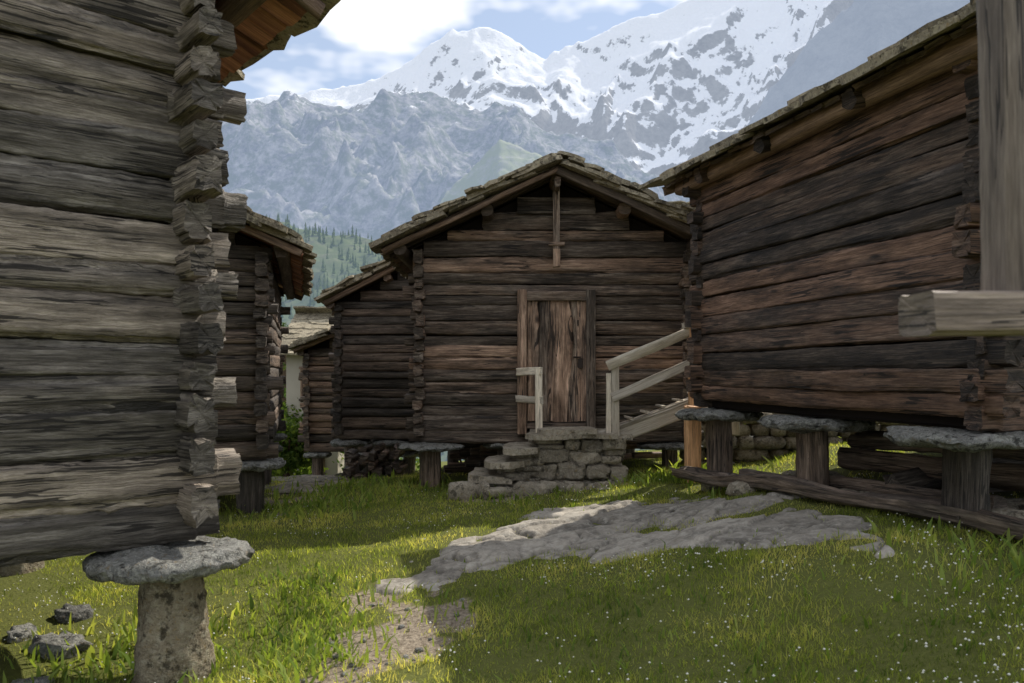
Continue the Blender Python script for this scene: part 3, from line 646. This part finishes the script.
# ------------------------------------------------------------------ trees
M_CON=leafmat('conifer_needles',(.03,.055,.02),(.06,.11,.035),(.12,.18,.06),.3)
M_BUSH=leafmat('shrub_leaves',(.05,.09,.025),(.11,.18,.045),(.2,.27,.07),.45)
m,nt,out=newmat('bark');bsdf(nt,out,(.09,.06,.04),.9);M_BARK=m
def conifer(x,y,z,h,name='pine_tree'):
    r=empty(name);tb=MB();log(tb,(x,y,z),(x,y,z+h*.95),.04*h,.04*h,.5,8,2,.01);tb.obj('trunk',[M_BARK],r)
    mb=MB();lv=int(h*4)
    for i in range(lv):
        f=i/lv;zz=z+h*(.1+.9*f);R=h*.20*(1-f)**.8*rng.uniform(.8,1.15)+.1;nb=int(7+6*(1-f))
        for b in range(nb):
            a=rng.uniform(0,6.28);rl=R*rng.uniform(.6,1.1);q=int(4+rl*5)
            for j in range(q):
                g=(j+1)/q;px=x+math.cos(a)*rl*g;py=y+math.sin(a)*rl*g;pz=zz-.35*rl*g+rng.normal(0,.05)
                s=rng.uniform(.10,.2)*(1.2-.4*g);u=A3(rng.normal(0,1,3));v=A3(rng.normal(0,1,3));v[2]-=1;u/=np.linalg.norm(u);v/=np.linalg.norm(v)
                p=A3((px,py,pz));mb.add([(p-u*s*.35).tolist(),(p+u*s*.35).tolist(),(p+v*s*1.3).tolist()],[(0,1,2)],[[(0,0)]*3],float(rng.uniform()),0,False)
    mb.obj('foliage',[M_CON],r)
def bush(x,y,z,R,H,n=2600):
    r=empty('shrub');mb=MB();tb=MB()
    for k in range(6):
        a=rng.uniform(0,6.28);log(tb,(x,y,z-.1),(x+math.cos(a)*R*.5,y+math.sin(a)*R*.5,z+H*.7),.05,.05,.3,6,2,.004)
    tb.obj('stems',[M_BARK],r)
    cs=[(rng.normal(0,R*.45),rng.normal(0,R*.45),H*rng.uniform(.25,.85),R*rng.uniform(.25,.5)) for _ in range(14)]
    for k in range(n):
        c=cs[rng.integers(14)];d=rng.normal(0,1,3);d/=np.linalg.norm(d);q=c[3]*rng.uniform(.5,1.1)
        p=A3((x+c[0],y+c[1],z+c[2]))+d*q;s=rng.uniform(.04,.09);u=rng.normal(0,1,3);u/=np.linalg.norm(u);v=np.cross(u,rng.normal(0,1,3));v/=np.linalg.norm(v)
        mb.add([(p-u*s).tolist(),(p-v*s*.6).tolist(),(p+u*s).tolist(),(p+v*s*.6).tolist()],[(0,1,2,3)],[[(0,0)]*4],float(rng.uniform()),0,False)
    mb.obj('foliage',[M_BUSH],r)
for x,y,h in ((-9.4,33,8.0),(-8.4,38,7.5),(-10.9,36,7.5),(-7.6,31,4.6)): conifer(x,y,g1(x,y)-.3,h)
for x,y,R,H in ((-5.9,20.3,1.1,2.2),(-6.9,23,1.4,3.0),(-5.2,18.5,.7,1.3),(-8,27,1.8,3.4),(4.3,15,1.2,2.0),(-3.6,22.5,1.3,2.2),(-1.2,20,1.3,2.0),(.8,19,1.3,1.8)): bush(x,y,g1(x,y),R,H)
# ------------------------------------------------------------------ mountains
def mtmat(name,rockc,rock2,grassc,grassamt,snow,haze,hz,bd=8):
    m,nt,out=newmat(name)
    ge=nt.nodes.new('ShaderNodeNewGeometry');pos=ge.outputs['Position']
    sn=nd(nt,'ShaderNodeAttribute',_attribute_name='snow').outputs['Fac']
    S=.0022 if snow else .006
    n1=noise(nt,pos,S*3,4,.7);n2=noise(nt,pos,S*18,5,.7,.3)
    nn=math_(nt,'ADD',math_(nt,'MULTIPLY',n1,.5),math_(nt,'MULTIPLY',n2,.5))
    col=mix(nt,ramp(nt,nn,[(.38,0.0),(.62,1.0)]),rockc,rock2)
    if grassamt>0:
        gf=ramp(nt,noise(nt,pos,S*7,4,.7),[(.5-.25*grassamt,0.0),(.62-.1*grassamt,1.0)])
        col=mix(nt,math_(nt,'MULTIPLY',gf,.9),col,grassc)
    f=ramp(nt,math_(nt,'ADD',sn,math_(nt,'MULTIPLY',math_(nt,'SUBTRACT',nn,.5),1.5)),[(.46,0.0),(.54,1.0)])
    col=mix(nt,f,col,(.90,.91,.94))
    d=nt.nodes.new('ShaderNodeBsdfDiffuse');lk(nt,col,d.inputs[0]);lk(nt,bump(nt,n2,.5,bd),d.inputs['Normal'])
    e=nt.nodes.new('ShaderNodeEmission');e.inputs[0].default_value=(*haze,1);e.inputs[1].default_value=1  # distance haze painted into the surface as an even glow
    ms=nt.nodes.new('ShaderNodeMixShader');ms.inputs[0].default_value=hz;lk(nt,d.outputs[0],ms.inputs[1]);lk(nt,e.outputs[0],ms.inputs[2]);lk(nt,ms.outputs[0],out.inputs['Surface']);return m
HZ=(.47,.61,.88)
def mountain(name,prof,Yr,L,nx,ny,amp,sc,mat,seed,zb=-60,snowf=None,pw=1.2,rj=.02):
    tx=np.array([(p-512)/800 for p,_ in prof])*Yr;tz=np.array([(375-q)/800 for _,q in prof])*Yr+1.6
    xs=np.linspace(tx[0],tx[-1],nx);vs=np.linspace(0,1.35,ny)
    X,V=np.meshgrid(xs,vs);Y=Yr-L*(1-V)
    Hh=np.interp(X+0*V,tx,tz)
    wx=X+.25*sc*fbm(X/sc,Y/sc,3,seed+50)
    P=np.where(V<=1,V**pw,1-(V-1)*1.6)
    R=ridged(wx/sc,Y/sc*.8,6,seed)-1.0
    env=np.sin(np.clip(V,0,1)*np.pi*.92)**.8+rj/.1*.25
    Z=zb+(Hh-zb)*P+amp*R*env+ rj*Yr*.35*fbm(X/sc*3,Y/sc*3,5,seed+8,.6)*np.clip(V*1.5,0,1)
    dzx=np.gradient(Z,axis=1)/np.gradient(X,axis=1);dzy=np.gradient(Z,axis=0)/np.gradient(Y,axis=0);sl=np.hypot(dzx,dzy)
    sn=snowf(X,Y,Z,sl) if snowf else 0*X
    return gridmesh(name,X,Y,Z,mat,{'snow':sn}),(xs,vs,Z,Yr,L)
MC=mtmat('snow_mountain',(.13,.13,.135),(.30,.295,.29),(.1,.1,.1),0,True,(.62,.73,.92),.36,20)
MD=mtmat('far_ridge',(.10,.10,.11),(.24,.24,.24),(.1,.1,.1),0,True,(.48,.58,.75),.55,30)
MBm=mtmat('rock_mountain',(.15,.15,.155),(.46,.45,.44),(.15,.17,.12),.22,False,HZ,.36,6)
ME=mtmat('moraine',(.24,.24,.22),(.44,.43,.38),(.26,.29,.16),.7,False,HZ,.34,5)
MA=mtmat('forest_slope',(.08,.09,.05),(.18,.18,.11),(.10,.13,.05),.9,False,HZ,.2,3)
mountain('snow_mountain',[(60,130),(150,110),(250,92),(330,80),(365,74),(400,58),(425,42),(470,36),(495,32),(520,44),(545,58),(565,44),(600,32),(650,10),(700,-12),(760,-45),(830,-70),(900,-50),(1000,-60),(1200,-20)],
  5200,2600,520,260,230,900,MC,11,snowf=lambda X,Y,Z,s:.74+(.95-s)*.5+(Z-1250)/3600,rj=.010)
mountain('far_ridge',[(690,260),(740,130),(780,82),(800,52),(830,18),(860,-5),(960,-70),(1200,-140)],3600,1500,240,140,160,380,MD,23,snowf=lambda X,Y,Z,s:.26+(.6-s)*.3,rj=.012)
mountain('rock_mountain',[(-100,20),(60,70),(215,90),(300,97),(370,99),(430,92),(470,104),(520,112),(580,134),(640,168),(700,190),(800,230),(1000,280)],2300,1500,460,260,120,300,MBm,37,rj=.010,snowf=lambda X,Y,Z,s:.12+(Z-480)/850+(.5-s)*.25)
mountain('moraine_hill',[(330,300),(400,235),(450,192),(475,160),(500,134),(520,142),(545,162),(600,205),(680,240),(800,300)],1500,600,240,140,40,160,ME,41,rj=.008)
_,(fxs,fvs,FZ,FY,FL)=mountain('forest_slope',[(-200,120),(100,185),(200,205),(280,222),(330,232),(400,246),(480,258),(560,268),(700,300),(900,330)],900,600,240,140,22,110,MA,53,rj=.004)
NT=5200;V=[];F=[];Rn=[]
ti=rng.uniform(0,1,NT);tj=rng.uniform(.12,1.0,NT)
def samp(i,j):
    xi=i*(len(fxs)-1);vj=j/1.35*(len(fvs)-1);a=int(xi);b=int(vj);return float(FZ[b,a])
for k in range(NT):
    x=fxs[0]+(fxs[-1]-fxs[0])*ti[k]*.8;yv=FY-FL*(1-tj[k])
    if gnoise(np.array([x/60]),np.array([yv/60]),9)[0]+.35<rng.uniform(-.2,.7): continue
    z=samp(ti[k]*.8,tj[k]);h=rng.uniform(7,15);r=h*.17
    for lev in range(3):
        zb_=z+h*(.08+.27*lev);zt_=z+h*(.5+.25*lev);rr=r*(1-.27*lev);o=len(V);K=7;a0=rng.uniform(0,6)
        for q in range(K):
            a=a0+q*6.283/K;r2=rr*rng.uniform(.65,1.2);V.append((x+math.cos(a)*r2,yv+math.sin(a)*r2,zb_+rng.uniform(-.4,.4)))
        V.append((x,yv,zt_))
        for q in range(K): F.append((o+q,o+(q+1)%K,o+K));Rn.append(rng.uniform())
m,nt,out=newmat('distant_conifers')
at=nd(nt,'ShaderNodeAttribute',_attribute_name='rnd').outputs['Fac']
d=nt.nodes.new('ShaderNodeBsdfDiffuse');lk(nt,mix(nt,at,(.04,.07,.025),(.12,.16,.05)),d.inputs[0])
e=nt.nodes.new('ShaderNodeEmission');e.inputs[0].default_value=(*HZ,1);ms=nt.nodes.new('ShaderNodeMixShader');ms.inputs[0].default_value=.17  # trees glow slightly to imitate distance haze
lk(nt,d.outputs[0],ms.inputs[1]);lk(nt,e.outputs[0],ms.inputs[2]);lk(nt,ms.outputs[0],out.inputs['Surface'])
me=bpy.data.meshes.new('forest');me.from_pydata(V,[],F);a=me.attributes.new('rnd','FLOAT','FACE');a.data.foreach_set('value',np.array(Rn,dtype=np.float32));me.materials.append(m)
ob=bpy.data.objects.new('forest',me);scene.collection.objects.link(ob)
# ------------------------------------------------------------------ light
SD=Vector((.68,.73,0)).normalized();EL=math.radians(46);ROT=math.atan2(SD.x,SD.y)
sd3=Vector((SD.x*math.cos(EL),SD.y*math.cos(EL),math.sin(EL)))
sl=bpy.data.lights.new('sun','SUN');sl.energy=5.0;sl.angle=math.radians(.55);sl.color=(1,.93,.82)
so=bpy.data.objects.new('sun',sl);so.rotation_euler=(-sd3).to_track_quat('-Z','Y').to_euler();so.location=(8,10,12);scene.collection.objects.link(so)
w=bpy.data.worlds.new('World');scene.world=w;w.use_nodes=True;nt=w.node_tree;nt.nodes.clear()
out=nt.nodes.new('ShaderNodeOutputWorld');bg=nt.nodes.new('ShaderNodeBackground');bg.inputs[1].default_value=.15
sky=nt.nodes.new('ShaderNodeTexSky');sky.sky_type='NISHITA';sky.sun_disc=False;sky.sun_elevation=EL;sky.sun_rotation=ROT;sky.altitude=1800;sky.dust_density=1.5
tc=nt.nodes.new('ShaderNodeTexCoord').outputs['Generated']
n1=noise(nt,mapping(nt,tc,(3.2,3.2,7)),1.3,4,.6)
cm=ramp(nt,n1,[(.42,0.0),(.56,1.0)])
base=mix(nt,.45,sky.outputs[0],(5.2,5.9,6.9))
col=mix(nt,math_(nt,'MULTIPLY',cm,.92),base,(9.2,9.1,9.1))  # clouds brightened and spread over the whole sky to add fill light
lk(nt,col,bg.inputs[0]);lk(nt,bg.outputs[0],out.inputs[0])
# ------------------------------------------------------------------ camera
cam=bpy.data.cameras.new('camera');cam.lens=28.125;cam.sensor_width=36;cam.shift_y=.0327;cam.clip_end=20000;cam.clip_start=.05
cam.dof.use_dof=True;cam.dof.focus_distance=8.5;cam.dof.aperture_fstop=3.5
co=bpy.data.objects.new('camera',cam);co.location=(0,0,1.6);co.rotation_euler=(math.radians(90),0,0);scene.collection.objects.link(co);scene.camera=co
scene.view_settings.view_transform='Standard';scene.view_settings.look='None';scene.view_settings.exposure=0
